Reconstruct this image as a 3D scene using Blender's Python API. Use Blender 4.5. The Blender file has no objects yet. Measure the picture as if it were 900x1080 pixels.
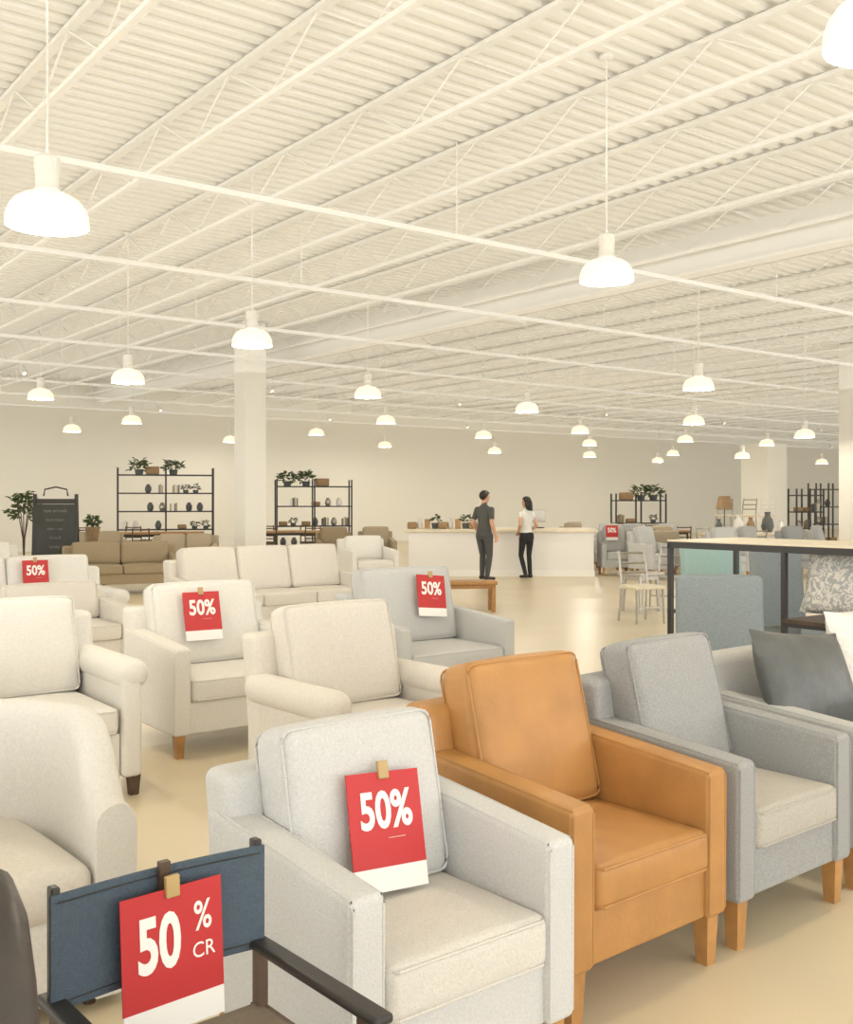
import bpy, bmesh, math, random
import numpy as np
from mathutils import Vector, Matrix
random.seed(4)
R=math.radians
scene=bpy.context.scene
scene.view_settings.view_transform='Standard'

# ------------------------------------------------------------ materials
def lin(c):
    return tuple(((x/255)/12.92 if x/255<=0.04045 else ((x/255+0.055)/1.055)**2.4) for x in c)
def mat(name,col,rough=0.8,nscale=0,nvar=0.0,bscale=0,bump=0.0,emit=0,metal=0,sheen=0,coat=0):
    m=bpy.data.materials.new(name); m.use_nodes=True
    nt=m.node_tree; b=nt.nodes['Principled BSDF']
    c=lin(col)+(1,)
    b.inputs['Base Color'].default_value=c
    b.inputs['Roughness'].default_value=rough
    b.inputs['Metallic'].default_value=metal
    tc=nt.nodes.new('ShaderNodeTexCoord')
    if nscale:
        n=nt.nodes.new('ShaderNodeTexNoise'); n.inputs['Scale'].default_value=nscale; n.inputs['Detail'].default_value=3
        r=nt.nodes.new('ShaderNodeValToRGB')
        r.color_ramp.elements[0].position=.3; r.color_ramp.elements[1].position=.7
        r.color_ramp.elements[0].color=tuple(x*(1-nvar) for x in c[:3])+(1,)
        r.color_ramp.elements[1].color=tuple(min(1,x*(1+nvar)) for x in c[:3])+(1,)
        nt.links.new(tc.outputs['Object'],n.inputs['Vector'])
        nt.links.new(n.outputs['Fac'],r.inputs['Fac']); nt.links.new(r.outputs['Color'],b.inputs['Base Color'])
    if bscale:
        n2=nt.nodes.new('ShaderNodeTexNoise'); n2.inputs['Scale'].default_value=bscale; n2.inputs['Detail'].default_value=1
        bp=nt.nodes.new('ShaderNodeBump'); bp.inputs['Strength'].default_value=bump; bp.inputs['Distance'].default_value=.01
        nt.links.new(tc.outputs['Object'],n2.inputs['Vector'])
        nt.links.new(n2.outputs['Fac'],bp.inputs['Height']); nt.links.new(bp.outputs['Normal'],b.inputs['Normal'])
    if emit:
        b.inputs['Emission Color'].default_value=c; b.inputs['Emission Strength'].default_value=emit
        try: m.cycles.emission_sampling='NONE'
        except Exception: pass
    return m
M={}
M['white_fab']=mat('white_fabric',(225,222,215),.95,90,.05,260,.2)
M['cool_fab']=mat('pale_grey_fabric',(204,204,202),.95,160,.08,300,.3)
M['cool_seat']=mat('pale_seat_fabric',(211,207,199),.95,160,.08,300,.3)
M['cream_fab']=mat('cream_fabric',(220,214,204),.95,80,.05,240,.2)
M['ltgrey']=mat('light_grey_fabric',(199,199,196),.95,140,.07,280,.3)
M['midgrey']=mat('mid_grey_fabric',(182,182,179),.95,140,.09,280,.3)
M['grey']=mat('grey_fabric',(158,159,158),.95,170,.14,300,.35)
M['grey_seat']=mat('taupe_fabric',(182,177,168),.95,170,.12,300,.35)
M['leather']=mat('tan_leather',(178,130,74),.52,7,.10,60,.12)
M['oak']=mat('oak_wood',(176,130,76),.5,14,.15)
M['dkwood']=mat('dark_wood',(84,64,50),.5,12,.2)
M['wood']=mat('table_wood',(172,134,92),.55,10,.18)
M['olive']=mat('olive_brown_fabric',(156,140,112),.95,90,.08)
M['taupe']=mat('taupe_brown_fabric',(178,164,140),.95,90,.08)
M['dkleather']=mat('dark_leather',(66,60,56),.38,9,.2,40,.15)
M['slate']=mat('slate_leather',(86,89,88),.4,8,.15,30,.2)
M['navy']=mat('navy_canvas',(76,90,102),.85,120,.1,260,.3)
M['teal']=mat('teal_fabric',(150,176,172),.95,90,.08)
M['bluegrey']=mat('bluegrey_fabric',(134,142,144),.95,120,.14)
M['black']=mat('black_metal',(46,44,42),.45)
M['metal']=mat('white_metal',(233,231,224),.5)
M['steel']=mat('brushed_steel',(170,165,155),.35,metal=.8)
M['red']=mat('sign_red',(190,46,48),.55)
M['paper']=mat('sign_paper',(240,238,232),.7)
M['gold']=mat('clip_brass',(184,156,104),.4)
M['ceil']=mat('ceiling_paint',(235,233,226),.85)
M['wall']=mat('wall_paint',(243,240,230),.9)
M['trim']=mat('trim_paint',(243,241,232),.7)
M['counter']=mat('counter_paint',(238,235,228),.7)
M['ctop']=mat('counter_top',(226,214,190),.5,8,.06)
M['chalk']=mat('chalkboard',(62,64,60),.8,5,.15)
M['chalktext']=mat('chalk_marks',(130,130,124),.9)
M['leaf']=mat('leaf_green',(92,106,68),.6,12,.3)
M['pot']=mat('terracotta',(176,120,82),.8)
M['wht_pot']=mat('white_ceramic',(225,222,214),.4)
M['wicker']=mat('wicker',(154,126,92),.8,60,.3)
M['fur']=mat('white_fur',(232,230,224),1,50,.06,120,.8)
M['skin']=mat('skin',(206,160,132),.6)
M['hair']=mat('black_hair',(34,28,26),.5)
M['shirt']=mat('charcoal_shirt',(84,84,80),.9)
M['pants']=mat('grey_trousers',(78,78,78),.9)
M['wshirt']=mat('white_top',(228,226,220),.9)
M['bpants']=mat('black_trousers',(42,42,44),.9)
M['shoe']=mat('shoes',(54,48,44),.6)
M['seat_brown']=mat('brown_seat',(120,108,92),.8,60,.1)
M['shade']=mat('opal_glass',(255,240,212),.35,emit=.6)
M['led']=mat('spot_lens',(255,244,220),.4,emit=2)
m=mat('damask_fabric',(200,200,196),.95); nt=m.node_tree
v=nt.nodes.new('ShaderNodeTexNoise'); v.inputs['Scale'].default_value=16; v.inputs['Distortion'].default_value=3
r=nt.nodes.new('ShaderNodeValToRGB')
r.color_ramp.elements[0].position=.47; r.color_ramp.elements[1].position=.53
r.color_ramp.elements[0].color=lin((168,170,168))+(1,); r.color_ramp.elements[1].color=lin((218,214,206))+(1,)
tc=nt.nodes['Texture Coordinate']
nt.links.new(tc.outputs['Object'],v.inputs['Vector']); nt.links.new(v.outputs['Fac'],r.inputs['Fac'])
nt.links.new(r.outputs['Color'],nt.nodes['Principled BSDF'].inputs['Base Color']); M['damask']=m
M['floor']=mat('polished_concrete',(217,203,174),.30,.9,.05)

# ------------------------------------------------------------ builder
class B:
    def __init__(s): s.v=[];s.f=[];s.m=[];s.mats=[]
    def mi(s,k):
        if k not in s.mats: s.mats.append(k)
        return s.mats.index(k)
    def add(s,vs,fs,k,T=None):
        o=len(s.v)
        s.v+= [ (T@Vector(p)) if T else Vector(p) for p in vs]
        i=s.mi(k)
        for f in fs: s.f.append([a+o for a in f]); s.m.append(i)
    def box(s,c,size,k,r=0,n=4,puff=(0,0,0),T=None,deform=None):
        h=[x/2 for x in size]
        r=min(r,min(h)*.98)
        if r<=0:
            vs=[Vector((x*h[0],y*h[1],z*h[2])) for x in(-1,1) for y in(-1,1) for z in(-1,1)]
            fs=[[0,1,3,2],[4,6,7,5],[0,4,5,1],[2,3,7,6],[0,2,6,4],[1,5,7,3]]
        else:
            A=[0,15,30,45]
            def co(hh):
                core=hh-r
                L=[-core-r*math.tan(R(a)) for a in A[::-1]]
                nn=n if core>1e-4 else 0
                L+=[-core+2*core*i/n for i in range(1,n)] if nn else []
                L+=[core+r*math.tan(R(a)) for a in A]
                return L
            C=[co(x) for x in h]
            vs=[];fs=[];idx={}
            def vid(p):
                key=tuple(round(x,5) for x in p)
                if key in idx: return idx[key]
                core=Vector([max(-(h[i]-r),min(h[i]-r,p[i])) for i in range(3)])
                d=Vector(p)-core
                q=core+(d.normalized()*r if d.length>1e-9 else d)
                u=[q[i]/h[i] for i in range(3)]
                for ax in range(3):
                    if puff[ax]:
                        o=[a for a in range(3) if a!=ax]
                        q[ax]+= (1 if u[ax]>0 else -1)*abs(u[ax])*puff[ax]*max(0,1-u[o[0]]**2)**.6*max(0,1-u[o[1]]**2)**.6
                idx[key]=len(vs); vs.append(q); return idx[key]
            for ax in range(3):
                o=[(ax+1)%3,(ax+2)%3]
                for sg in(-1,1):
                    g=[]
                    for a in C[o[0]]:
                        row=[]
                        for b_ in C[o[1]]:
                            p=[0,0,0]; p[ax]=sg*h[ax]; p[o[0]]=a; p[o[1]]=b_
                            row.append(vid(p))
                        g.append(row)
                    for i in range(len(g)-1):
                        for j in range(len(g[0])-1):
                            q=[g[i][j],g[i+1][j],g[i+1][j+1],g[i][j+1]]
                            if sg<0: q=q[::-1]
                            qq=[]
                            for t in q:
                                if t not in qq: qq.append(t)
                            if len(qq)>=3: fs.append(qq)
        vs=[Vector(p)+Vector(c) for p in vs] if not T else vs
        if deform: vs=[deform(Vector(p)) for p in vs]
        if T:
            TT=Matrix.Translation(Vector(c))@T
            vs=[TT@Vector(p) for p in vs]
        s.add(vs,fs,k)
    def cyl(s,p0,p1,r0,r1,k,seg=10,caps=True):
        p0=Vector(p0);p1=Vector(p1);d=(p1-p0).normalized()
        a=d.orthogonal().normalized(); b=d.cross(a)
        vs=[];fs=[]
        for (p,r) in((p0,r0),(p1,r1)):
            for i in range(seg):
                t=2*math.pi*i/seg; vs.append(p+r*(math.cos(t)*a+math.sin(t)*b))
        for i in range(seg):
            j=(i+1)%seg; fs.append([i,j,seg+j,seg+i])
        if caps: fs.append(list(range(seg))[::-1]); fs.append(list(range(seg,2*seg)))
        s.add(vs,fs,k)
    def tube(s,pts,r,k,closed=False,seg=6):
        n=len(pts); pts=[Vector(p) for p in pts]; vs=[];fs=[]
        for i,p in enumerate(pts):
            a=pts[(i-1)%n] if (closed or i>0) else p
            b=pts[(i+1)%n] if (closed or i<n-1) else p
            d=(b-a).normalized()
            ref=Vector((0,0,1)) if abs(d.z)<.9 else Vector((0,1,0))
            x=d.cross(ref).normalized(); y=d.cross(x)
            for j in range(seg):
                t=2*math.pi*j/seg; vs.append(p+r*(math.cos(t)*x+math.sin(t)*y))
        for i in range(n if closed else n-1):
            i2=(i+1)%n
            for j in range(seg):
                j2=(j+1)%seg; fs.append([i*seg+j,i2*seg+j,i2*seg+j2,i*seg+j2])
        if not closed: fs.append(list(range(seg))); fs.append([(n-1)*seg+j for j in range(seg)][::-1])
        s.add(vs,fs,k)
    def lathe(s,prof,c,k,seg=24):
        vs=[];fs=[];n=len(prof)
        for (r,z) in prof:
            for i in range(seg):
                t=2*math.pi*i/seg; vs.append(Vector((c[0]+r*math.cos(t),c[1]+r*math.sin(t),c[2]+z)))
        for a in range(n-1):
            for i in range(seg):
                j=(i+1)%seg; fs.append([a*seg+i,a*seg+j,(a+1)*seg+j,(a+1)*seg+i])
        s.add(vs,fs,k)
    def ell(s,c,r,k,T=None,nu=16,nv=10,fn=None):
        vs=[];fs=[]
        for i in range(nv+1):
            ph=math.pi*i/nv
            for j in range(nu):
                th=2*math.pi*j/nu
                p=Vector((r[0]*math.sin(ph)*math.cos(th),r[1]*math.sin(ph)*math.sin(th),r[2]*math.cos(ph)))
                if fn: p=fn(p)
                if T: p=T@p
                vs.append(p+Vector(c))
        for i in range(nv):
            for j in range(nu):
                j2=(j+1)%nu; fs.append([i*nu+j,(i+1)*nu+j,(i+1)*nu+j2,i*nu+j2])
        s.add(vs,fs,k)
    def mesh(s,name,ang=38):
        me=bpy.data.meshes.new(name)
        me.from_pydata([tuple(p) for p in s.v],[],s.f)
        for k in s.mats: me.materials.append(M[k])
        me.polygons.foreach_set('material_index',s.m)
        me.validate()
        bm=bmesh.new(); bm.from_mesh(me)
        bmesh.ops.remove_doubles(bm,verts=bm.verts,dist=1e-5)
        bmesh.ops.recalc_face_normals(bm,faces=bm.faces)
        bm.to_mesh(me); bm.free()
        me.polygons.foreach_set('use_smooth',[True]*len(me.polygons))
        me.set_sharp_from_angle(angle=R(ang))
        return me
    def obj(s,name,loc=(0,0,0),rz=0,rot=None,ang=38):
        return place(s.mesh(name,ang),name,loc,rz,rot)
def place(me,name,loc,rz=0,rot=None):
    o=bpy.data.objects.new(name,me); scene.collection.objects.link(o)
    o.location=loc
    o.rotation_euler=rot if rot else (0,0,R(rz))
    return o

def text_mesh(txt,size,offset=0):
    cu=bpy.data.curves.new('t','FONT'); cu.body=txt; cu.size=size; cu.align_x='CENTER'; cu.align_y='CENTER'
    cu.offset=offset; cu.extrude=.0004; cu.resolution_u=4
    o=bpy.data.objects.new('t',cu); scene.collection.objects.link(o)
    dg=bpy.context.evaluated_depsgraph_get()
    me=bpy.data.meshes.new_from_object(o.evaluated_get(dg))
    vs=[v.co.copy() for v in me.vertices]; fs=[list(p.vertices) for p in me.polygons]
    bpy.data.objects.remove(o); bpy.data.curves.remove(cu); bpy.data.meshes.remove(me)
    return vs,fs
def add_text(b,txt,size,x,z,y,k,offset=0,sx=1,sz=1):
    vs,fs=text_mesh(txt,size,offset)
    b.add([Vector((x+p.x*sx,y-p.z,z+p.y*sz)) for p in vs],fs,k)

# ------------------------------------------------------------ room
TH=37.0                       # room yaw: local x = u, local y = v
ct,st=math.cos(R(TH)),math.sin(R(TH))
def uv(u,v,z=0): return Vector((ct*u-st*v, st*u+ct*v, z))
def room(b,name,**k): return b.obj(name,(0,0,0),TH,**k)
U0,U1,V0,V1,HC=-12,64,-7,32.5,5.3
b=B(); b.box(((U0+U1)/2,(V0+V1)/2,-.1),(U1-U0,V1-V0,.2),'floor'); room(b,'floor')
b=B()
n=int((V1-V0)/.2); vs=[];fs=[]
for i in range(n):
    v0=V0+i*.2
    for (dv,dz) in((0,0),(.085,0),(.105,.042),(.18,.042)):
        vs.append((U0,v0+dv,HC+dz)); vs.append((U1,v0+dv,HC+dz))
for i in range(len(vs)//2-1): fs.append([2*i,2*i+1,2*i+3,2*i+2])
b.add(vs,fs,'ceil'); b.box(((U0+U1)/2,(V0+V1)/2,HC+.12),(U1-U0,V1-V0,.08),'ceil'); room(b,'ceiling',ang=20)
b=B(); b.box(((U0+U1)/2,V1+.1,HC/2),(U1-U0,.2,HC+.3),'wall'); room(b,'wall_back')
b=B(); b.box(((U0+U1)/2,V1-.01,.07),(U1-U0,.03,.14),'trim'); room(b,'baseboard_back')
b=B(); b.box((U1+.1,(V0+V1)/2,HC/2),(.2,V1-V0,HC+.3),'wall'); room(b,'wall_right')
def storefront(name,horizontal,c,a0,a1):
    b=B(); 
    n=int((a1-a0)/3.5); 
    for i in range(n+1):
        a=a0+(a1-a0)*i/n
        if horizontal: b.box((a,c,HC/2),(.12,.12,HC),'metal')
        else: b.box((c,a,HC/2),(.12,.12,HC),'metal')
    for z in(.1,2.6,HC-.15):
        if horizontal: b.box(((a0+a1)/2,c,z),(a1-a0,.12,.14),'metal')
        else: b.box((c,(a0+a1)/2,z),(.12,a1-a0,.14),'metal')
    room(b,name)
storefront('window_1',True,V0,U0,U1); storefront('added_window_left',False,U0,V0,V1)  # left window row is unseen, added open to let world light in
# open web joists along v
b=B(); zt,zb=HC-.03,HC-.45
b.box((0,(V0+V1)/2,zt),(.08,V1-V0-.4,.04),'ceil'); b.box((0,(V0+V1)/2,zb),(.06,V1-V0-.4,.04),'ceil')
p=1.5; a=V0+.3; k=0
while a<V1-p:
    b.cyl((0,a,zt),(0,a+p/2,zb),.010,.010,'ceil',4,False); b.cyl((0,a+p/2,zb),(0,a+p,zt),.010,.010,'ceil',4,False); a+=p
jm=b.mesh('ceiling_joist')
u=-11.3
while u<U1-.5:
    q=place(jm,'ceiling_joist',(ct*u,st*u,0),TH); u+=1.4
b=B()
for (uu) in (11.4,):
    b.box((uu,(V0+V1)/2,4.62),(.26,V1-V0-.4,.035),'ceil'); b.box((uu,(V0+V1)/2,4.88),(.16,V1-V0-.4,.5),'ceil')
room(b,'ceiling_girder')
for i,v in enumerate([8.5,11.7,14.9,18.1,21.3,24.5,27.7,30.9]):
    b=B(); b.box(((U0+U1)/2,v,4.3),(U1-U0-1,.05,.05),'metal')
    uu=U0+2
    while uu<U1:
        b.cyl((uu,v,4.33),(uu,v,HC),.006,.006,'metal',4,False); uu+=5.6
    if v in (21.3,27.7):
        uu=U0+1.5
        while uu<U1-2:
            b.cyl((uu,v,4.27),(uu,v,4.15),.012,.012,'metal',6)
            b.cyl((uu,v-.02,4.17),(uu+.03,v-.14,4.05),.045,.05,'metal',10)
            b.cyl((uu+.03,v-.14,4.05),(uu+.031,v-.143,4.047),.035,.035,'led',10)
            uu+=5.5
    room(b,'light_track')
def column(x,y,w,name='column',h=HC):
    b=B(); b.box((0,0,h/2),(w,w,h),'trim',r=.02,n=1); b.box((0,0,.08),(w+.04,w+.04,.16),'trim')
    b.obj(name,(x,y,0),TH)
column(-3.72,22,.50); column(10.25,25,.50); column(12.3,38,1.15,'display_pier',3.6)
b=B(); b.box((0,0,.04),(.9,.35,.04),'trim')
for i in range(6): b.box((0,-.13+i*.05,0),(.86,.012,.05),'metal')
for sx in(-.4,.4): b.cyl((sx,0,.05),(sx,0,.5),.006,.006,'metal',5)
b.obj('ceiling_vent',(1.35,18.5,4.75),TH)

# ------------------------------------------------------------ pendant lamps
def pend_mesh(drop):
    b=B()
    prof=[(.225,0),(.228,.015),(.224,.06),(.208,.105),(.178,.145),(.135,.172),(.085,.185),(.066,.19)]
    b.lathe(prof,(0,0,0),'shade',32)
    b.lathe([(.066,.19),(.072,.195),(.072,.21),(.066,.215),(.066,.30),(.07,.305),(.07,.385),(.05,.40),(.012,.405),(.012,.43)],(0,0,0),'metal',24)
    for i in range(12):
        t=2*math.pi*i/12; b.box((.068*math.cos(t),.068*math.sin(t),.35),(.006,.006,.06),'trim')
    b.cyl((0,0,.42),(0,0,drop),.007,.007,'metal',6,False)
    b.lathe([(.012,drop-.03),(.06,drop-.02),(.06,drop)],(0,0,0),'metal',16)
    return b.mesh('pendant_lamp',50)
lamps=[(50,5.9,3.14),(640,8.8,3.37),(266,11.8,3.26),(135,14.6,3.2),(388,17.7,3.28),(43,19,3.35),(737,15.5,3.17),(556,20.6,3.31),
(732,22.5,3.19),(407,25,3.39),(139,25,3.4),(76,28,3.35),(243,33,3.4),(334,31,3.55),(406,36,3.4),(510,29,3.25),(522,36,3.15),(612,27,3.25),
(622,33,3.3),(622,37,3.1),(694,42,3.05),(710,40,3.3),(723,31,3.3),(783,33,2.9),(809,33,3.25),(849,24,3.0),(867,41,3.0),(934,4.0,3.31)]
mcache={}
for (px,d,h) in lamps:
    x=(px-450)/1100*d
    key=round((HC-h),1)
    if key not in mcache: mcache[key]=pend_mesh(key)
    o=place(mcache[key],'pendant_lamp',(x,d,HC-key),0)
    L=bpy.data.lights.new('bulb','POINT'); L.energy=52; L.shadow_soft_size=.05; L.color=(1,.935,.82)
    lo=bpy.data.objects.new('bulb',L); scene.collection.objects.link(lo); lo.parent=o; lo.location=(0,0,.03)
L=bpy.data.lights.new('added_ceiling_fill','AREA'); L.shape='RECTANGLE'; L.size=U1-U0-1; L.size_y=V1-V0-1; L.energy=3350; L.color=(1,.985,.955)  # added room-wide fill aimed up to brighten the ceiling, no fixture behind it
lo=bpy.data.objects.new('added_ceiling_fill',L); scene.collection.objects.link(lo)
c=uv((U0+U1)/2,(V0+V1)/2,4.2); lo.location=c; lo.rotation_euler=(Matrix.Rotation(R(TH),3,'Z')@Matrix.Rotation(math.pi,3,'X')).to_euler()

# ------------------------------------------------------------ seating
def seat(name,loc,rz,W=.75,D=.76,arm_h=.65,back_h=.85,leg=.17,armw=.1,body='white_fab',cush=None,bcush=None,legm='oak',n=1,roll=False,top=.99,seat_h=.47,tilt=14,piping=True,slope=.06,backc=True):
    cush=cush or body; bcush=bcush or body
    b=B(); iw=W-2*armw
    for sx in(-1,1):
        cx=sx*(W/2-armw/2)
        def df(p,slope=slope,leg=leg,arm_h=arm_h): 
            t=(p.z-leg)/(arm_h-leg); p=p.copy(); p.z+=slope*max(0,p.y)/D*max(0,t); return p
        if roll:
            b.box((cx,D/2,(leg+arm_h-.06)/2),(armw*.8,D,arm_h-.06-leg),body,r=.03)
            b.box((cx+sx*.012,D/2-.005,arm_h-.075),(armw*1.25,D+.01,.16),body,r=.074)
        else:
            b.box((cx,D/2,(leg+arm_h)/2),(armw,D,arm_h-leg),body,r=.018,n=5,deform=df,puff=(.006,0,.004))
            if piping:
                for xx in(cx-armw/2+.008,cx+armw/2-.008):
                    b.tube([(xx,.004,leg+.02),(xx,.002,arm_h-.02),(xx,.01,arm_h-.004),(xx,D*.5,arm_h+slope*.5-.001),(xx,D*.92,arm_h+slope*.92-.001)],.0045,body)
    def lean(p): 
        p=p.copy(); p.y+=max(0,p.z-.35)*.14; return p
    b.box((0,D-.09,(leg+back_h)/2),(W-.01,.15,back_h-leg),body,r=.035,n=6,deform=lean,puff=(0,.004,.006))
    b.box((0,D/2,(leg+.335)/2),(iw+.02,D-.04,.335-leg),body,r=.012)
    cw=iw/n
    for i in range(n):
        cx=-iw/2+cw*(i+.5)
        d=D-.17
        b.box((cx,d/2-.008,(.335+seat_h)/2),(cw-.008,d,seat_h-.335),cush,r=.03,n=7,puff=(.0,.008,.018))
        if piping:
            w2=(cw-.008)/2-.006
            for zz in(.347,seat_h-.010):
                b.tube([(cx-w2,d*.8,zz),(cx-w2,.02,zz),(cx-w2+.02,-.008,zz),(cx+w2-.02,-.008,zz),(cx+w2,.02,zz),(cx+w2,d*.8,zz)],.0045,cush)
        if backc:
            ch=top-seat_h+.01
            T=Matrix.Rotation(R(-tilt),4,'X')
            cc=(cx,D-.21+.5*ch*math.sin(R(tilt))-.02,seat_h+ch/2-.01)
            b.box(cc,(cw-.012,.16,ch),bcush,r=.045,n=8,puff=(.006,.028,.012),T=T)
            if piping:
                w2=(cw-.012)/2-.008; h2=ch/2-.010
                for yy in(-.070,.070):
                    L=[]
                    for (ax,az) in((-1,-1),(1,-1),(1,1),(-1,1)):
                        for a in(0,30,60,90):
                            base={(-1,-1):180,(1,-1):270,(1,1):0,(-1,1):90}[(ax,az)]
                            L.append(Vector((ax*(w2-.03)+.033*math.cos(R(base+a)),yy,az*(h2-.03)+.033*math.sin(R(base+a)))))
                    TT=Matrix.Translation(Vector(cc))@T
                    b.tube([TT@q for q in L],.0045,bcush,closed=True)
    for sx in(-1,1):
        for y in(.05,D-.06):
            cx=sx*(W/2-.05)
            vs=[];t0=.030;t1=.022
            for (z,t) in((leg+.005,t0),(0,t1)):
                vs+=[(cx-t,y-t,z),(cx+t,y-t,z),(cx+t,y+t,z),(cx-t,y+t,z)]
            b.add(vs,[[0,1,2,3],[7,6,5,4],[0,4,5,1],[1,5,6,2],[2,6,7,3],[3,7,4,0]],legm)
    return b.obj(name,(loc[0],loc[1],0),rz)
def fl(x,y,a,W): return (x+W/2*math.cos(R(a)),y+W/2*math.sin(R(a)))
def fr(x,y,a,W): return (x-W/2*math.cos(R(a)),y-W/2*math.sin(R(a)))
A=40
WH=fr(.398,2.79,A-1,.73)
seat('fabric_armchair',WH,A-1,W=.73,D=.69,body='cool_fab',cush='cool_seat',top=.93,back_h=.81,tilt=12)
seat('leather_armchair',fl(.42,3.0,A,.765),A,W=.765,D=.75,body='leather',arm_h=.655)
seat('grey_armchair',fr(1.64,4.03,A,.75),A,W=.75,D=.75,body='grey',cush='grey_seat',arm_h=.65)
seat('pillow_armchair',fl(1.70,4.10,A,.78),A,W=.78,D=.78,body='midgrey',backc=False)
seat('white_armchair',fl(-1.5,6.2,37,.98),37,W=.98,D=.82,armw=.11,body='white_fab',arm_h=.66,top=1.0,leg=.14)
seat('cream_armchair',fl(-.42,4.78,A,.94),A,W=.94,D=.82,armw=.12,body='cream_fab',roll=True,arm_h=.66,top=1.0,back_h=.86)
seat('pale_armchair',fr(.66,7.8,37,1.05),37,W=1.05,D=.84,body='ltgrey',top=1.03,arm_h=.66)
seat('roll_arm_chair',fr(-1.48,5.5,37,.92),37,W=.92,D=.88,armw=.14,body='white_fab',roll=True,arm_h=.71,top=1.0,back_h=.9,leg=.1,legm='dkwood')
seat('white_sofa',fr(-3.0,10.5,37,2.0),37,W=2.0,D=.9,armw=.16,body='white_fab',roll=True,arm_h=.65,n=2,top=.98,leg=.1)
seat('white_sofa',(-1.58,12.2),37,W=2.4,D=.9,armw=.13,body='cream_fab',arm_h=.60,n=3,top=.99,leg=.1)
seat('loveseat',(-3.0,8.9),37,W=1.1,D=.85,armw=.13,body='cream_fab',arm_h=.6,n=1,top=.8,back_h=.7,leg=.1)
seat('olive_sofa',(-5.0,17.2),20,W=1.9,D=.9,armw=.15,body='olive',n=2,top=.84,arm_h=.6,back_h=.78)
seat('taupe_sofa',(-4.7,20.2),10,W=1.3,D=.9,armw=.13,body='taupe',n=2,top=.88)
seat('olive_sofa',(-6.9,21.8),37,W=1.8,D=.9,armw=.13,body='taupe',n=2,top=.88)
seat('olive_armchair',(-1.95,22.6),10,W=.8,D=.8,body='olive',top=.95)
seat('olive_armchair',(-1.05,23.2),10,W=.8,D=.8,body='taupe',top=.95)
seat('white_armchair',(-.9,18.6),25,W=.9,D=.8,body='white_fab',top=.9)
seat('white_sofa',(-6.7,15.2),37,W=1.9,D=.9,armw=.15,body='white_fab',n=2,top=.9)
seat('white_armchair',(-8.1,18.0),37,W=.9,D=.85,body='cream_fab',top=.95)
for (x,y,rz,c) in((3.95,21.5,0,'midgrey'),(4.75,20.9,35,'ltgrey'),(4.75,22.4,200,'taupe'),(5.6,21.9,60,'midgrey'),(4.0,23.4,-20,'ltgrey'),(5.6,23.4,10,'midgrey'),(3.9,25.0,37,'taupe'),(4.9,24.4,160,'midgrey'),(6.9,21.0,37,'midgrey'),(6.0,20.2,10,'ltgrey'),(7.8,21.2,20,'grey'),(8.8,22.0,60,'midgrey')):
    seat('upholstered_chair',(x,y),rz,W=.66,D=.66,body=c,top=1.02,back_h=.92)

def tub(name,loc,rz,W,D,hf,hb,body,cushm,th=.11,leg=.04,s0=.1,s1=.6):
    b=B(); r=W/2-th/2; path=[]
    ys=D-r-th/2
    for i in range(5): path.append((-r,ys*i/5,0))
    for i in range(17):
        a=math.pi-math.pi*i/16; path.append((r*math.cos(a),ys+r*math.sin(a),0))
    for i in range(5,0,-1): path.append((r,ys*(i-1)/5,0))
    n=len(path); vs=[];fs=[]
    m=8
    for i in range(n):
        p=Vector(path[i]); q0=Vector(path[max(0,i-1)]); q1=Vector(path[min(n-1,i+1)])
        d=(q1-q0).normalized(); nrm=Vector((-d.y,d.x,0))
        t=i/(n-1); s=min(1,max(0,(math.sin(math.pi*t)-s0)/s1)); s=s*s*(3-2*s)
        H=hf+(hb-hf)*s
        ring=[]
        flare=.05*s
        ring.append(p+nrm*th/2+Vector((0,0,leg)))
        ring.append(p+nrm*(th/2+flare*.5)+Vector((0,0,leg+(H-leg)*.5)))
        for j in range(m+1):
            a=math.pi*j/m
            ring.append(p+nrm*(th/2*math.cos(a)+flare)+Vector((0,0,H-th/2+th/2*math.sin(a))))
        ring.append(p+nrm*(-th/2+flare*.5)+Vector((0,0,leg+(H-leg)*.5)))
        ring.append(p-nrm*th/2+Vector((0,0,leg)))
        vs+=ring; m2=len(ring)
    for i in range(n-1):
        for j in range(m2):
            j2=(j+1)%m2; fs.append([i*m2+j,i*m2+j2,(i+1)*m2+j2,(i+1)*m2+j])
    fs.append(list(range(m2))); fs.append([(n-1)*m2+j for j in range(m2)][::-1])
    b.add(vs,fs,body)
    b.box((0,D*.45,(leg+.30)/2+.01),(W-th*1.9,D*.88,.30-leg),body,r=.03)
    b.box((0,D*.42,.375),(W-th*2,D*.84,.15),cushm,r=.05,n=7,puff=(0,.012,.025))
    for sx in(-1,1):
        for y in(.08,D-.2): b.cyl((sx*(W/2-.12),y,leg+.02),(sx*(W/2-.12),y,0),.025,.02,'dkwood',10)
    return b.obj(name,(loc[0],loc[1],0),rz,ang=60)
tub('tub_chair',fr(-.90,3.24,A,.86),A,.86,.84,.62,.85,'white_fab','cream_fab',th=.13,s0=.05,s1=.5)
tub('dark_tub_chair',(-.70,1.22),A,.60,.62,.62,.95,'dkleather','dkleather',th=.08)

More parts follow.
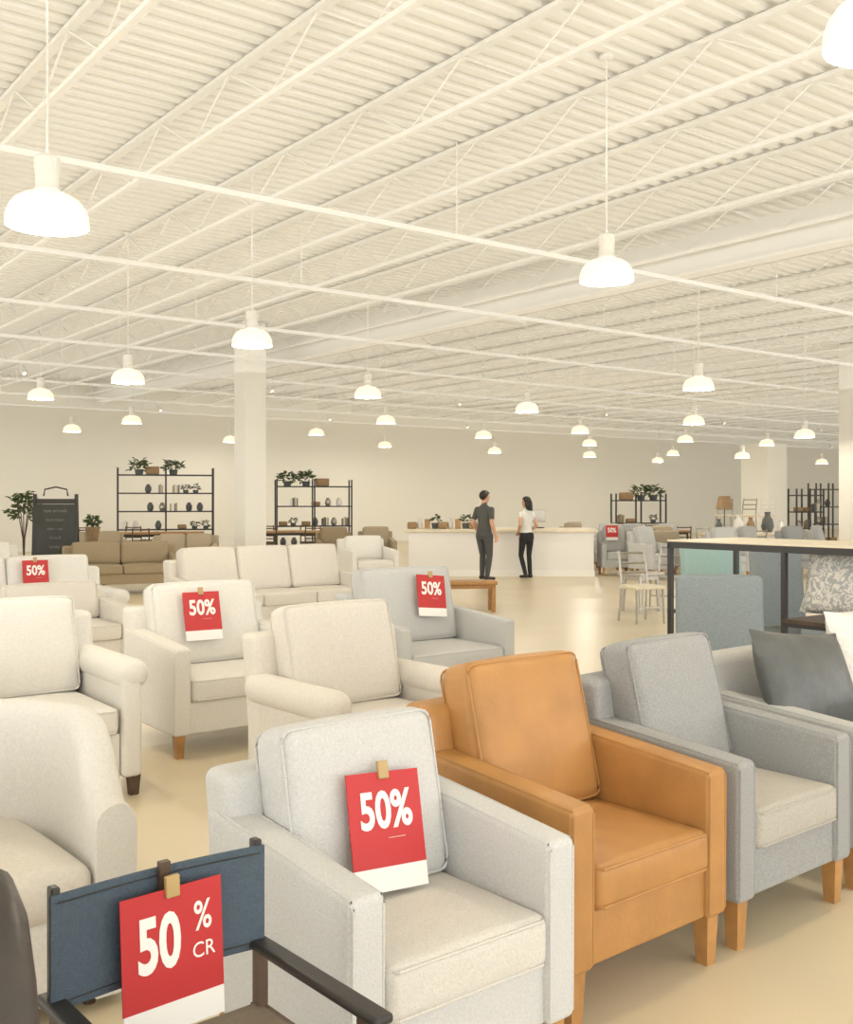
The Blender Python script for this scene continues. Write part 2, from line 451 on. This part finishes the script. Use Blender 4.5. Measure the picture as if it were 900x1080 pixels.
# ------------------------------------------------------------ sale signs
def sign_mesh(sub=None):
    b=B(); w,h=.25,.32
    b.box((0,0,h*.60+.0),(w,.004,h*.80),'red'); b.box((0,-.0005,h*.10),(w*.99,.005,h*.20),'paper')
    y=-.003
    if sub:
        add_text(b,'50',.125,-.035,h*.62,y,'paper',.004,.85,1.35)
        add_text(b,'%',.085,.075,h*.74,y,'paper',.001,.8,1.1)
        add_text(b,'CR',.05,.075,h*.50,y,'paper',.0,.9,1)
    else:
        add_text(b,'50%',.125,0,h*.66,y,'paper',.0035,.86,1.1)
        add_text(b,'...............',.018,.03,h*.45,y,'paper')
    b.box((0,-.004,h+.005),(.035,.014,.05),'gold',r=.004,n=1)
    return b.mesh('sale_sign')
sm=sign_mesh(); sm2=sign_mesh(True)
def sign(me,parent_loc,rz,lx,ly,z,tilt,roll=0,yaw=0,sc=1):
    a=R(rz); x=parent_loc[0]+lx*math.cos(a)-ly*math.sin(a); y=parent_loc[1]+lx*math.sin(a)+ly*math.cos(a)
    o=place(me,'sale_sign',(x,y,z)); o.scale=(sc,sc,sc)
    o.rotation_mode='QUATERNION'
    o.rotation_quaternion=(Matrix.Rotation(R(rz+yaw),3,'Z')@Matrix.Rotation(R(-tilt),3,'X')@Matrix.Rotation(R(roll),3,'Y')).to_quaternion()
    return o
sign(sm,WH,A-1,-.01,.312,.505,15,4,0,.97)
sign(sm,fl(-1.5,6.2,37,.98),37,-.08,.455,.64,16,0,-5)
sign(sm,fr(.66,7.8,37,1.05),37,.12,.475,.67,16,5,-5)
sign(sm,fr(-3.0,10.5,37,2.0),37,.25,.52,.64,16,0,-5)
sign(sm,(3.95,21.5),0,-.06,.33,.72,14,0,0)

# ------------------------------------------------------------ director's chair
b=B(); W,D=.44,.42
for sx in(-1,1):
    x=sx*W/2
    b.box((x,D,.70),(.018,.026,.235),'black',r=.004,n=1)
    b.box((x,D/2-.0,.595),(.045,D+.08,.02),'black',r=.008,n=2)
    for y in(.02,D-.02): b.box((x,y,.52),(.022,.028,.14),'dkwood')
    b.box((x,D/2,.45),(.024,D,.03),'dkwood'); b.box((x,D/2,.02),(.024,D+.04,.03),'dkwood')
for y in(.03,D-.03):
    b.cyl((-W/2,y,.03),(W/2,y,.45),.012,.012,'dkwood',8); b.cyl((W/2,y+.014,.03),(-W/2,y+.014,.45),.012,.012,'dkwood',8)
vs=[];fs=[]
for i in range(13):
    t=i/12; x=-W/2-.012+(W+.024)*t; sag=.018*math.sin(math.pi*t)
    for (z,o) in((.585,0),(.805,0),(.805,.006),(.585,.006)): vs.append((x,D-.018+sag+o,z))
for i in range(12):
    for j in range(4):
        j2=(j+1)%4; fs.append([i*4+j,i*4+j2,i*4+4+j2,i*4+4+j])
b.add(vs,fs,'navy')
for z in(.60,.79): b.tube([(-W/2+W*i/12,D-.019+.018*math.sin(math.pi*i/12),z) for i in range(13)],.0015,'black',seg=4)
b.box((0,D/2,.462),(W,D-.02,.012),'seat_brown',r=.004,n=3)
b.box((.0,D-.012,.79),(.022,.016,.06),'dkwood')
DL=(-.27,1.80)
b.obj('directors_chair',(DL[0],DL[1],0),A)
sign(sm2,DL,A,.01,.375,.490,2,-1,0,.88)

# ------------------------------------------------------------ pillows
def pillow(name,loc,size,k,rot):
    b=B(); w,t,h=size
    n=14; vs=[];fs=[]
    for sg in(-1,1):
        o=len(vs)
        for i in range(n+1):
            for j in range(n+1):
                x=-1+2*i/n; z=-1+2*j/n
                e=(max(0,1-x*x)*max(0,1-z*z))**.45
                px_=x*w/2*(1-.06*(1-z*z)*abs(x)); pz=z*h/2*(1-.06*(1-x*x)*abs(z))
                wr=.006*math.sin(7*x+3*z)*e
                vs.append((px_,sg*(t/2)*e+wr,pz))
        for i in range(n):
            for j in range(n):
                a=o+i*(n+1)+j; q=[a,a+1,a+n+2,a+n+1]; fs.append(q if sg>0 else q[::-1])
    b.add(vs,fs,k); o=b.obj(name,loc,rot=tuple(R(a) for a in rot),ang=80); return o
pillow('slate_leather_cushion',(1.69,4.64,.745),(.66,.20,.46),'slate',(-20,6,36))
pillow('white_fur_cushion',(2.16,5.16,.77),(.46,.16,.5),'fur',(-16,0,36))
LX,LY=1.86,8.0
b=B(); Lr,Dr=3.0,.85
b.box((Lr/2,Dr/2,1.243),(Lr+.02,Dr+.02,.014),'ctop',r=.005,n=2)
for y in(.02,Dr-.02): b.box((Lr/2,y,1.212),(Lr+.03,.035,.048),'black')
for x in(.0,Lr): b.box((x,Dr/2,1.212),(.035,Dr,.048),'black')
for x in(0,1.0,2.0,3.0):
    for y in(.02,Dr-.02): b.box((x,y,.61),(.035,.035,1.22),'black')
    b.box((x,Dr/2,.70),(.03,Dr,.03),'black'); b.box((x,Dr/2,1.2),(.03,Dr,.03),'black')
b.box((2.0,Dr/2,.72),(2.0,Dr,.025),'dkwood')
for y in(.02,Dr-.02): b.box((2.0,y,.70),(2.0,.03,.04),'black')
b.box((Lr/2,Dr/2,.12),(Lr,Dr,.025),'black')
b.obj('display_rack',(LX,LY,0),-53.13)
def rk(x,y,z): return (LX+.6*x+.8*y, LY-.8*x+.6*y, z)
pillow('patterned_cushion',rk(1.38,.22,.98),(.64,.18,.46),'damask',(-14,4,-40))
pillow('grey_cushion',rk(2.3,.3,.965),(.55,.18,.44),'bluegrey',(-14,0,-45))
pillow('blue_cushion',rk(.62,.35,.39),(.50,.18,.50),'bluegrey',(-10,0,-20))
def slipper(name,loc,rz,body,h=1.02,w=.56):
    b=B()
    b.box((0,.28,.40),(w,.54,.14),body,r=.045,n=6,puff=(0,.01,.02))
    T=Matrix.Rotation(R(-8),4,'X'); b.box((0,.54,.40+(h-.40)/2),(w,.12,h-.36),body,r=.035,n=6,puff=(0,.015,.01),T=T)
    b.box((0,.29,.30),(w-.04,.5,.08),body,r=.02)
    for sx in(-1,1):
        for y in(.06,.54): b.cyl((sx*(w/2-.05),y,.28),(sx*(w/2-.04),y,0),.022,.014,'dkwood',8)
    b.obj(name,(loc[0],loc[1],0),rz)
slipper('blue_dining_chair',(1.72,6.0),-12,'bluegrey',h=1.06,w=.53)
slipper('teal_dining_chair',(2.95,9.9),10,'teal',h=1.09,w=.62)
slipper('blue_dining_chair',(3.15,8.55),10,'bluegrey',h=1.10,w=.46)
slipper('blue_dining_chair',(4.2,8.4),30,'bluegrey',h=1.12,w=.6)

# ------------------------------------------------------------ counter, bench
b=B()
b.box((1.55,.75,.45),(3.8,1.4,.90),'counter',r=.01,n=2); b.box((1.55,.75,.93),(3.95,1.52,.06),'ctop',r=.01,n=2); b.box((1.55,.04,.06),(3.82,.03,.12),'trim')
b.obj('sales_counter',(-.02,21.3,0),0)
b=B()
b.box((0,0,.405),(.74,.34,.05),'oak',r=.008,n=2)
for sx in(-1,1):
    for sy in(-1,1): b.box((sx*.32,sy*.13,.19),(.05,.05,.38),'oak')
    b.box((sx*.32,0,.12),(.03,.26,.03),'oak')
b.box((0,0,.35),(.64,.26,.05),'oak')
b.obj('wooden_bench',(.60,14.6,0),8)

# ------------------------------------------------------------ tables, shelves, plants
def table(name,loc,rz,w,d,h,top='wood',leg='black'):
    b=B(); b.box((0,0,h-.02),(w,d,.045),top,r=.008,n=2)
    b.box((0,0,h-.075),(w-.12,d-.12,.06),leg)
    for sx in(-1,1):
        for sy in(-1,1): b.cyl((sx*(w/2-.08),sy*(d/2-.08),h-.05),(sx*(w/2-.06),sy*(d/2-.06),0),.03,.022,leg,8)
    b.obj(name,(loc[0],loc[1],0),rz)
def dchair(b_name,loc,rz,k='dkwood',s='seat_brown',z0=0):
    b=B(); b.box((0,0,.45),(.44,.42,.045),s,r=.018,n=3,puff=(0,0,.01))
    for sx in(-1,1):
        b.cyl((sx*.19,-.18,.44),(sx*.20,-.20,0),.018,.014,k,8)
        b.tube([(sx*.20,.24,0),(sx*.19,.19,.44),(sx*.19,.22,.7),(sx*.18,.27,.9)],.016,k)
    for z in(.62,.74,.87): b.tube([(-.185,.20+.07*(z-.6)/.3,z),(0,.235+.07*(z-.6)/.3,z),(.185,.20+.07*(z-.6)/.3,z)],.016,k)
    b.box((0,-.18,.2),(.38,.02,.02),k)
    b.obj(b_name,(loc[0],loc[1],z0),rz)
def set_around(loc,rz,w,d,h,top,leg,cn,ck,cs):
    table('dining_table',loc,rz,w,d,h,top,leg)
    a=R(rz)
    for lx,ly,r_ in((-w*.25,-d/2-.32,180),(w*.25,-d/2-.34,176),(-w*.25,d/2+.33,0),(w*.25,d/2+.33,5)):
        dchair(cn,(loc[0]+lx*math.cos(a)-ly*math.sin(a),loc[1]+lx*math.sin(a)+ly*math.cos(a)),rz+r_,ck,cs)
set_around((-3.5,26.6),10,2.2,.95,.78,'wood','black','dining_chair','dkwood','seat_brown')
set_around((-7.6,25.2),20,2.4,1.0,.78,'wood','black','dining_chair','dkwood','seat_brown')
set_around((7.6,24.5),20,2.2,1.0,.78,'ctop','metal','metal_chair','steel','ctop')
set_around((5.9,27.3),10,1.8,.9,.78,'wood','black','dining_chair','dkwood','seat_brown')
table('console_table',(-5.6,23.6),10,1.1,.5,.85,'wood','dkwood')
table('side_table',(3.0,14.6),37,.5,.45,.55,'steel','steel')
dchair('accent_chair',(3.45,14.9),-30,'steel','grey_seat'); dchair('accent_chair',(2.75,13.3),20,'steel','ctop')
b=B(); b.box((0,0,.35),(1.9,.8,.7),'counter',r=.01,n=1); b.obj('display_platform',(8.4,27.6,0),10)
for (x,rz,k) in((7.85,170,'steel'),(8.45,190,'steel'),(9.0,180,'metal')): dchair('metal_chair',(x,27.6+(x-8.4)*.17),rz,k,'ctop',.703)
# tabletop vases on the pale dining table
b=B()
for (x,y,k,s) in((-.8,.1,'slate',1),(-.4,-.1,'wht_pot',1.3),(.1,.1,'wicker',1.1),(.5,0,'slate',1.5),(.85,-.05,'wht_pot',.9)):
    b.lathe([(.001,0),(.07*s,0),(.10*s,.09*s),(.08*s,.2*s),(.04*s,.26*s),(.05*s,.32*s)],(x,y,0),k,16)
b.obj('vase_collection',(7.6,24.5,.803),20)
# floor lamp among the chairs
def floor_lamp(x,y,h):
    b=B(); b.lathe([(.001,0),(.14,0),(.14,.02),(.02,.03)],(0,0,0),'black',20); b.cyl((0,0,.02),(0,0,h-.2),.012,.012,'black',8)
    b.lathe([(.18,h-.28),(.12,h)],(0,0,0),'wicker',20); b.cyl((-.12,0,h-.2),(.12,0,h-.2),.005,.005,'black',5); b.obj('floor_lamp',(x,y,0))
floor_lamp(6.4,22.4,1.65)
def leaves(b,c,n,rad,zr,size,k='leaf'):
    for i in range(n):
        a=random.uniform(0,2*math.pi); e=random.uniform(-.2,1.2); rr=rad*random.uniform(.3,1)
        p=Vector(c)+Vector((rr*math.cos(a)*math.cos(e),rr*math.sin(a)*math.cos(e),zr*math.sin(e)*random.uniform(.6,1)))
        d=Vector((math.cos(a),math.sin(a),random.uniform(-.6,.9))).normalized(); s=d.cross(Vector((0,0,1))).normalized()
        up=s.cross(d); L=size*random.uniform(.7,1.3); w=L*.28
        b.add([p,p+d*L*.5+s*w+up*.01,p+d*L-up*L*.15,p+d*L*.5-s*w+up*.01,p+d*L*.5-up*.02],[[0,1,4],[1,2,4],[2,3,4],[3,0,4]],k)
def plant(name,loc,ph,pr,stem,rad,zr,n,pk='pot',size=.14):
    b=B(); b.lathe([(.001,0),(pr*.7,0),(pr,ph*.9),(pr*1.08,ph*.9),(pr*1.08,ph),(pr*.92,ph),(pr*.9,ph*.85),(.001,ph*.85)],(0,0,0),pk,20)
    top=ph+stem
    for i in range(5):
        a=i*1.256; b.tube([(0,0,ph*.8),(.02*math.cos(a),.02*math.sin(a),ph+stem*.5),(rad*.5*math.cos(a),rad*.5*math.sin(a),top+zr*.4)],.009,'dkwood',seg=5)
    leaves(b,(0,0,top),n,rad,zr,size); b.obj(name,loc)
plant('potted_ficus',(-7.3,18.9,0),.45,.2,.85,.24,.45,170,'wht_pot',.13)
table('plant_stand',(-6.15,19.2),20,.5,.4,.78,'dkwood','dkwood'); plant('potted_fern',(-6.15,19.2,.786),.28,.13,.05,.11,.16,80,'wicker',.09)
def etagere(name,loc,rz,w,h,n,d=.4,tops=((.2,1),(.55,1),(.8,0))):
    b=B()
    for sx in(-1,0,1):
        for sy in(-1,1): b.box((sx*w/2,sy*d/2,h/2),(.04,.04,h),'black')
    zs=[.25+(h-.45)*i/(n-1) for i in range(n)]
    for z in zs: b.box((0,0,z),(w,d,.035),'black')
    for z in zs[:-1]:
        x=-w/2+.2
        while x<w/2-.12:
            q=random.random(); zz=z+.018
            if q<.3: b.lathe([(.001,0),(.06,0),(.09,.08),(.08,.16),(.045,.2),(.05,.23)],(x,0,zz),random.choice(['wht_pot','slate','steel']),12)
            elif q<.5: b.box((x,0,zz+.06),(.24,.2,.12),'wicker',r=.03,n=2)
            elif q<.7:
                for j in range(5): b.box((x-.08+j*.04,0,zz+.1+.01*(j%3)),(.03,.16,.2+.02*(j%3)),random.choice(['taupe','paper','olive','slate']))
            elif q<.85:
                b.lathe([(.001,0),(.07,0),(.08,.08)],(x,0,zz),'slate',12); leaves(b,(x,0,zz+.1),26,.10,.14,.09)
            x+=random.uniform(.24,.42)
    for (t,big) in tops:
        x=-w/2+w*t; z=zs[-1]+.018
        if big:
            b.lathe([(.001,0),(.1,0),(.12,.14),(.11,.14)],(x,0,z),'slate',12); leaves(b,(x,0,z+.18),90,.26,.26,.15)
        else: b.box((x,0,z+.11),(.36,.26,.22),'wicker',r=.03,n=2)
    b.obj(name,loc,rz)
etagere('etagere_shelf',(-7.2,28.8,0),15,2.55,2.45,5,tops=((.22,1),(.36,0),(.58,1))); etagere('etagere_shelf',(-3.25,30,0),15,2.15,2.15,4,tops=((.15,1),(.4,1),(.62,0)))
etagere('plant_shelf',(6.1,30,0),10,1.5,1.75,3,tops=((.25,0),(.55,1),(.8,1))); etagere('bookshelf',(12.6,33,0),15,.9,2.1,4,tops=())
etagere('bookshelf',(11.1,30.5,0),15,.9,1.9,4,tops=())
b=B()
for i in range(9):
    x=-.2+i*.16; zz=.962
    q=i%4
    if q==0: b.box((x,0,zz+.07),(.2,.2,.14),'wicker',r=.03,n=2)
    elif q==1: b.lathe([(.001,0),(.05,0),(.06,.1),(.03,.16),(.03,.22),(.001,.22)],(x,.05,zz),'wht_pot',12)
    elif q==2: b.box((x,0,zz+.1),(.12,.1,.2),'wood')
    else: b.lathe([(.001,0),(.06,0),(.08,.12),(.07,.12)],(x,0,zz),'slate',12); leaves(b,(x,0,zz+.16),30,.10,.12,.09)
b.obj('counter_display_items',(-.1,21.9,0))
b=B(); 
b.box((2.2,0,.962+.01),(.3,.22,.02),'black',r=.005,n=1); b.box((2.2,.03,.962+.14),(.03,.03,.26),'black'); b.box((2.2,.02,.962+.26),(.42,.03,.26),'steel',r=.01,n=1)
b.obj('checkout_monitor',(.2,21.9,0),12)
# chalkboard
b=B()
for sg in(-1,1):
    T=Matrix.Rotation(R(sg*9),4,'X')
    for (c,s,k) in (((0,0,-.72),(.62,.02,1.1),'chalk'),((-.34,0,-.8),(.06,.035,1.6),'black'),((.34,0,-.8),(.06,.035,1.6),'black'),((0,0,-.12),(.68,.035,.08),'black'),((0,0,-1.3),(.68,.035,.06),'black')):
        q=T@Vector(c); b.box(q,s,k,T=T)
    if sg<0:
        for i,tx in enumerate(['new arrivals','store hours','mon - sat','10 to 8','sunday','11 to 6']):
            vs,fs=text_mesh(tx,.08 if i==0 else .065)
            b.add([T@Vector((p.x,-.014-p.z,p.y-.28-i*.15)) for p in vs],fs,'chalktext')
b.tube([(-.2,0,-.03),(-.18,0,.08),(0,0,.12),(.18,0,.08),(.2,0,-.03)],.014,'black')
o=b.obj('chalkboard_sign',(-6.40,18.0,1.66),12); o.scale=(1,1,1.04)

# ------------------------------------------------------------ people
def person(name,loc,rz,P,mats,scale,female=False,wide=(1,1)):
    prims=[]; b=B()
    def cap(a,c,ra,rc,lab):
        a=Vector(a);c=Vector(c); prims.append((a,c,ra,rc,lab))
        b.cyl(a,c,ra,rc,'skin',14); b.ell(a,(ra,)*3,'skin',nu=14,nv=8); b.ell(c,(rc,)*3,'skin',nu=14,nv=8)
    def ring(L,lab):
        vs=[];fs=[];n=20
        for (x,y,z,rx,ry) in L:
            for i in range(n):
                t=2*math.pi*i/n; vs.append((x+rx*math.cos(t),y+ry*math.sin(t),z))
        for k in range(len(L)-1):
            for i in range(n):
                j=(i+1)%n; fs.append([k*n+i,k*n+j,(k+1)*n+j,(k+1)*n+i])
        fs.append(list(range(n))[::-1]); fs.append([(len(L)-1)*n+i for i in range(n)])
        b.add(vs,fs,'skin')
        for k in range(len(L)-1):
            q0,q1=L[k],L[k+1]
            for ox in(-.5,0,.5):
                prims.append((Vector((q0[0]+ox*q0[3],q0[1],q0[2])),Vector((q1[0]+ox*q1[3],q1[1],q1[2])),q0[4],q1[4],lab(q0[2]) if callable(lab) else lab))
    f=.88 if female else 1
    hipw=.17 if not female else .168
    ring([(0,.005,.80,hipw*.8,.09),(0,.01,.88,hipw,.115),(0,.01,.95,hipw*.95,.112),(0,0,1.04,.14*f,.095),(0,-.005,1.12,.135*f,.09),(0,-.01,1.22,.155*f,.105),(0,-.012,1.31,.172*f,.112),(0,-.005,1.38,.175*f,.10),(0,0,1.43,.15*f,.08),(0,.005,1.47,.09,.062),(0,.005,1.49,.06,.055)],lambda z:'pants' if z<.94 else 'shirt')
    cap((0,.01,1.46),(0,-.005,1.57),.052*f,.05*f,'skin')
    Hh=Vector((0,-.015,1.64)); Th=Matrix.Rotation(R(P.get('head_yaw',0)),4,'Z')@Matrix.Rotation(R(P.get('head_tilt',0)),4,'X')
    def hp(v): return Hh+(Th@Vector(v))
    def he(c,r,lab='skin'):
        q=hp(c); b.ell(q,r,'skin',T=Th,nu=20,nv=14); m_=min(r); prims.append((q,q+Vector((0,0,.001)),m_,m_,lab))
    he((0,.01,.02),(.076,.096,.098)); he((0,-.03,-.045),(.055,.058,.062)); he((0,-.055,-.085),(.028,.028,.022))
    he((0,-.095,-.015),(.012,.02,.022)); he((0,-.082,.0),(.01,.016,.03))
    he((0,-.082,-.052),(.024,.012,.008)); 
    for sx in(-1,1): he((sx*.077,.01,-.005),(.010,.018,.030))
    for sx,S in((-1,P['L']),(1,P['R'])):
        hip=Vector((sx*.09,0,.88)); kn=Vector(S['knee']); an=Vector(S['ankle']); to=Vector(S['toe'])
        cap(hip,kn,.092*f+.004,.058*f,'pants'); cap(kn,kn.lerp(an,.35),.056*f,.057*f,'pants'); cap(kn.lerp(an,.35),an,.057*f,.042,'pants')
        b2=an+Vector((0,.03,-.04)); cap(b2,to,.036,.030,'shoe'); cap(an,b2,.04,.036,'shoe')
        prims.append((to,to,.03,.03,'shoe'))
        sh=Vector((sx*.175*f,0,1.40)); el=Vector(S['elbow']); wr=Vector(S['wrist']); hd=Vector(S['hand']).normalized(); pn=Vector(S['palm']).normalized()
        mid=sh.lerp(el,P.get('sleeve',.6))
        cap(sh,mid,.056*f,.049*f,'shirt'); cap(mid,el,.044*f,.038*f,P.get('armlab','skin')); cap(el,el.lerp(wr,.3),.038*f,.038*f,P.get('armlab','skin')); cap(el.lerp(wr,.3),wr,.038*f,.025*f,P.get('armlab','skin'))
        side=hd.cross(pn).normalized()
        for i in(-1.5,-.5,.5,1.5): cap(wr+side*i*.008,wr+hd*.085+side*i*.019,.015,.0125,'skin')
        lens=[.062,.078,.084,.074]
        for q,i in enumerate((-1.5,-.5,.5,1.5)):
            a=wr+hd*.088+side*i*.0205; ln=lens[q]; c=a+(hd*.95+pn*.25).normalized()*ln*.5; e=c+(hd*.75+pn*.65).normalized()*ln*.5
            cap(a,c,.0095,.0088,'skin'); cap(c,e,.0088,.0078,'skin')
        a=wr+hd*.025+side*.028; c=a+(side*.6+hd*.7+pn*.3).normalized()*.04; e=c+(side*.2+hd*.9+pn*.3).normalized()*.032
        cap(a,c,.0125,.011,'skin'); cap(c,e,.011,.009,'skin')
    me=b.mesh('tmp'); o=bpy.data.objects.new('tmp',me); scene.collection.objects.link(o)
    md=o.modifiers.new('r','REMESH'); md.mode='VOXEL'; md.voxel_size=.0065
    sm_=o.modifiers.new('s','SMOOTH'); sm_.iterations=4; sm_.factor=.5
    dg=bpy.context.evaluated_depsgraph_get(); me2=bpy.data.meshes.new_from_object(o.evaluated_get(dg))
    bpy.data.objects.remove(o)
    labs=['skin','shirt','pants','shoe']
    nF=len(me2.polygons); C=np.zeros(nF*3); me2.polygons.foreach_get('center',C); C=C.reshape(-1,3)
    best=np.full(nF,1e9); bl=np.zeros(nF,int)
    for (a,c,ra,rc,lab) in prims:
        a=np.array(a);c=np.array(c);d=c-a;L2=max(1e-9,d@d); t=np.clip(((C-a)@d)/L2,0,1)
        dist=np.linalg.norm(C-(a+t[:,None]*d),axis=1)-(ra+(rc-ra)*t)
        mk=dist<best; best[mk]=dist[mk]; bl[mk]=labs.index(lab)
    g=B(); vs=[v.co.copy() for v in me2.vertices]; 
    for li,lab in enumerate(labs): g.mi(mats[lab])
    g.v=vs; g.f=[list(p.vertices) for p in me2.polygons]; g.m=[g.mi(mats[labs[i]]) for i in bl]
    for sx in(-1,1):
        g.ell(hp((sx*.03,-.083,.004)),(.012,.006,.007),'paper',T=Th,nu=10,nv=6); g.ell(hp((sx*.03,-.0885,.004)),(.005,.003,.005),'hair',T=Th,nu=8,nv=6)
        g.ell(hp((sx*.03,-.088,.024)),(.018,.005,.004),'hair',T=Th,nu=8,nv=6)
    g.ell(hp((0,-.092,-.053)),(.02,.004,.004),'pot',T=Th,nu=8,nv=6)
    def hf(p):
        if p.y<-.02 and p.z<.045: p=Vector((p.x*.80,p.y*.62+.01,p.z))
        if p.z<-.02 and p.y<.02: p=Vector((p.x*.8,p.y,p.z))
        return p+Vector((0,0,0))
    g.ell(hp((0,.018,.034)),(.088,.106,.106),'hair',T=Th,nu=28,nv=20,fn=hf)
    if female:
        g.ell(hp((0,.055,-.05)),(.088,.062,.13),'hair',T=Th,nu=18,nv=12)
        g.tube([hp((0,.095,.03)),hp((0,.115,.0)),hp((0,.115,-.09)),hp((0,.10,-.19))],.036,'hair',seg=10)
    g.v=[Vector((v.x*scale*wide[0],v.y*scale*wide[1],v.z*scale)) for v in g.v]
    return g.obj(name,loc,rz,ang=70)
man=dict(
 L=dict(knee=(-.10,-.03,.49),ankle=(-.11,.04,.085),toe=(-.13,-.11,.035),elbow=(-.235,.05,1.13),wrist=(-.22,-.06,.90),hand=(0.05,-.35,-1),palm=(1,0,0)),
 R=dict(knee=(.10,-.06,.49),ankle=(.12,-.06,.085),toe=(.15,-.22,.035),elbow=(.235,.06,1.13),wrist=(.21,-.08,.91),hand=(-.05,-.4,-1),palm=(-1,0,0)),
 head_yaw=0,head_tilt=12,sleeve=.65)
person('man',(1.13,20.35,0),132,man,dict(skin='skin',shirt='shirt',pants='pants',shoe='shoe'),.985,wide=(1.1,1.12))
wom=dict(
 L=dict(knee=(-.085,-.02,.49),ankle=(-.08,.02,.085),toe=(-.09,-.12,.035),elbow=(-.22,.06,1.14),wrist=(-.17,-.12,1.0),hand=(.5,-1,-.2),palm=(0.3,0,-1)),
 R=dict(knee=(.08,-.08,.49),ankle=(.06,.04,.09),toe=(.07,-.10,.035),elbow=(.24,.08,1.15),wrist=(.17,-.06,1.0),hand=(-.5,-.6,-.3),palm=(-.3,0,-1)),
 head_yaw=10,head_tilt=8,sleeve=.25)
person('woman',(2.0,20.85,0),215,wom,dict(skin='skin',shirt='wshirt',pants='bpants',shoe='shoe'),.92,True,wide=(1.06,1.08))

# ------------------------------------------------------------ camera, world
w=bpy.data.worlds.new('World'); scene.world=w; w.use_nodes=True
bg=w.node_tree.nodes['Background']; bg.inputs['Color'].default_value=(1,.99,.965,1); bg.inputs['Strength'].default_value=3.25
cam=bpy.data.cameras.new('camera'); co=bpy.data.objects.new('camera',cam); scene.collection.objects.link(co)
co.location=(0,0,1.55); co.rotation_euler=(R(90),0,0); cam.lens=1100/1080*36; cam.sensor_width=36; cam.shift_y=-12/1080; cam.clip_end=200; cam.clip_start=.05
scene.camera=co
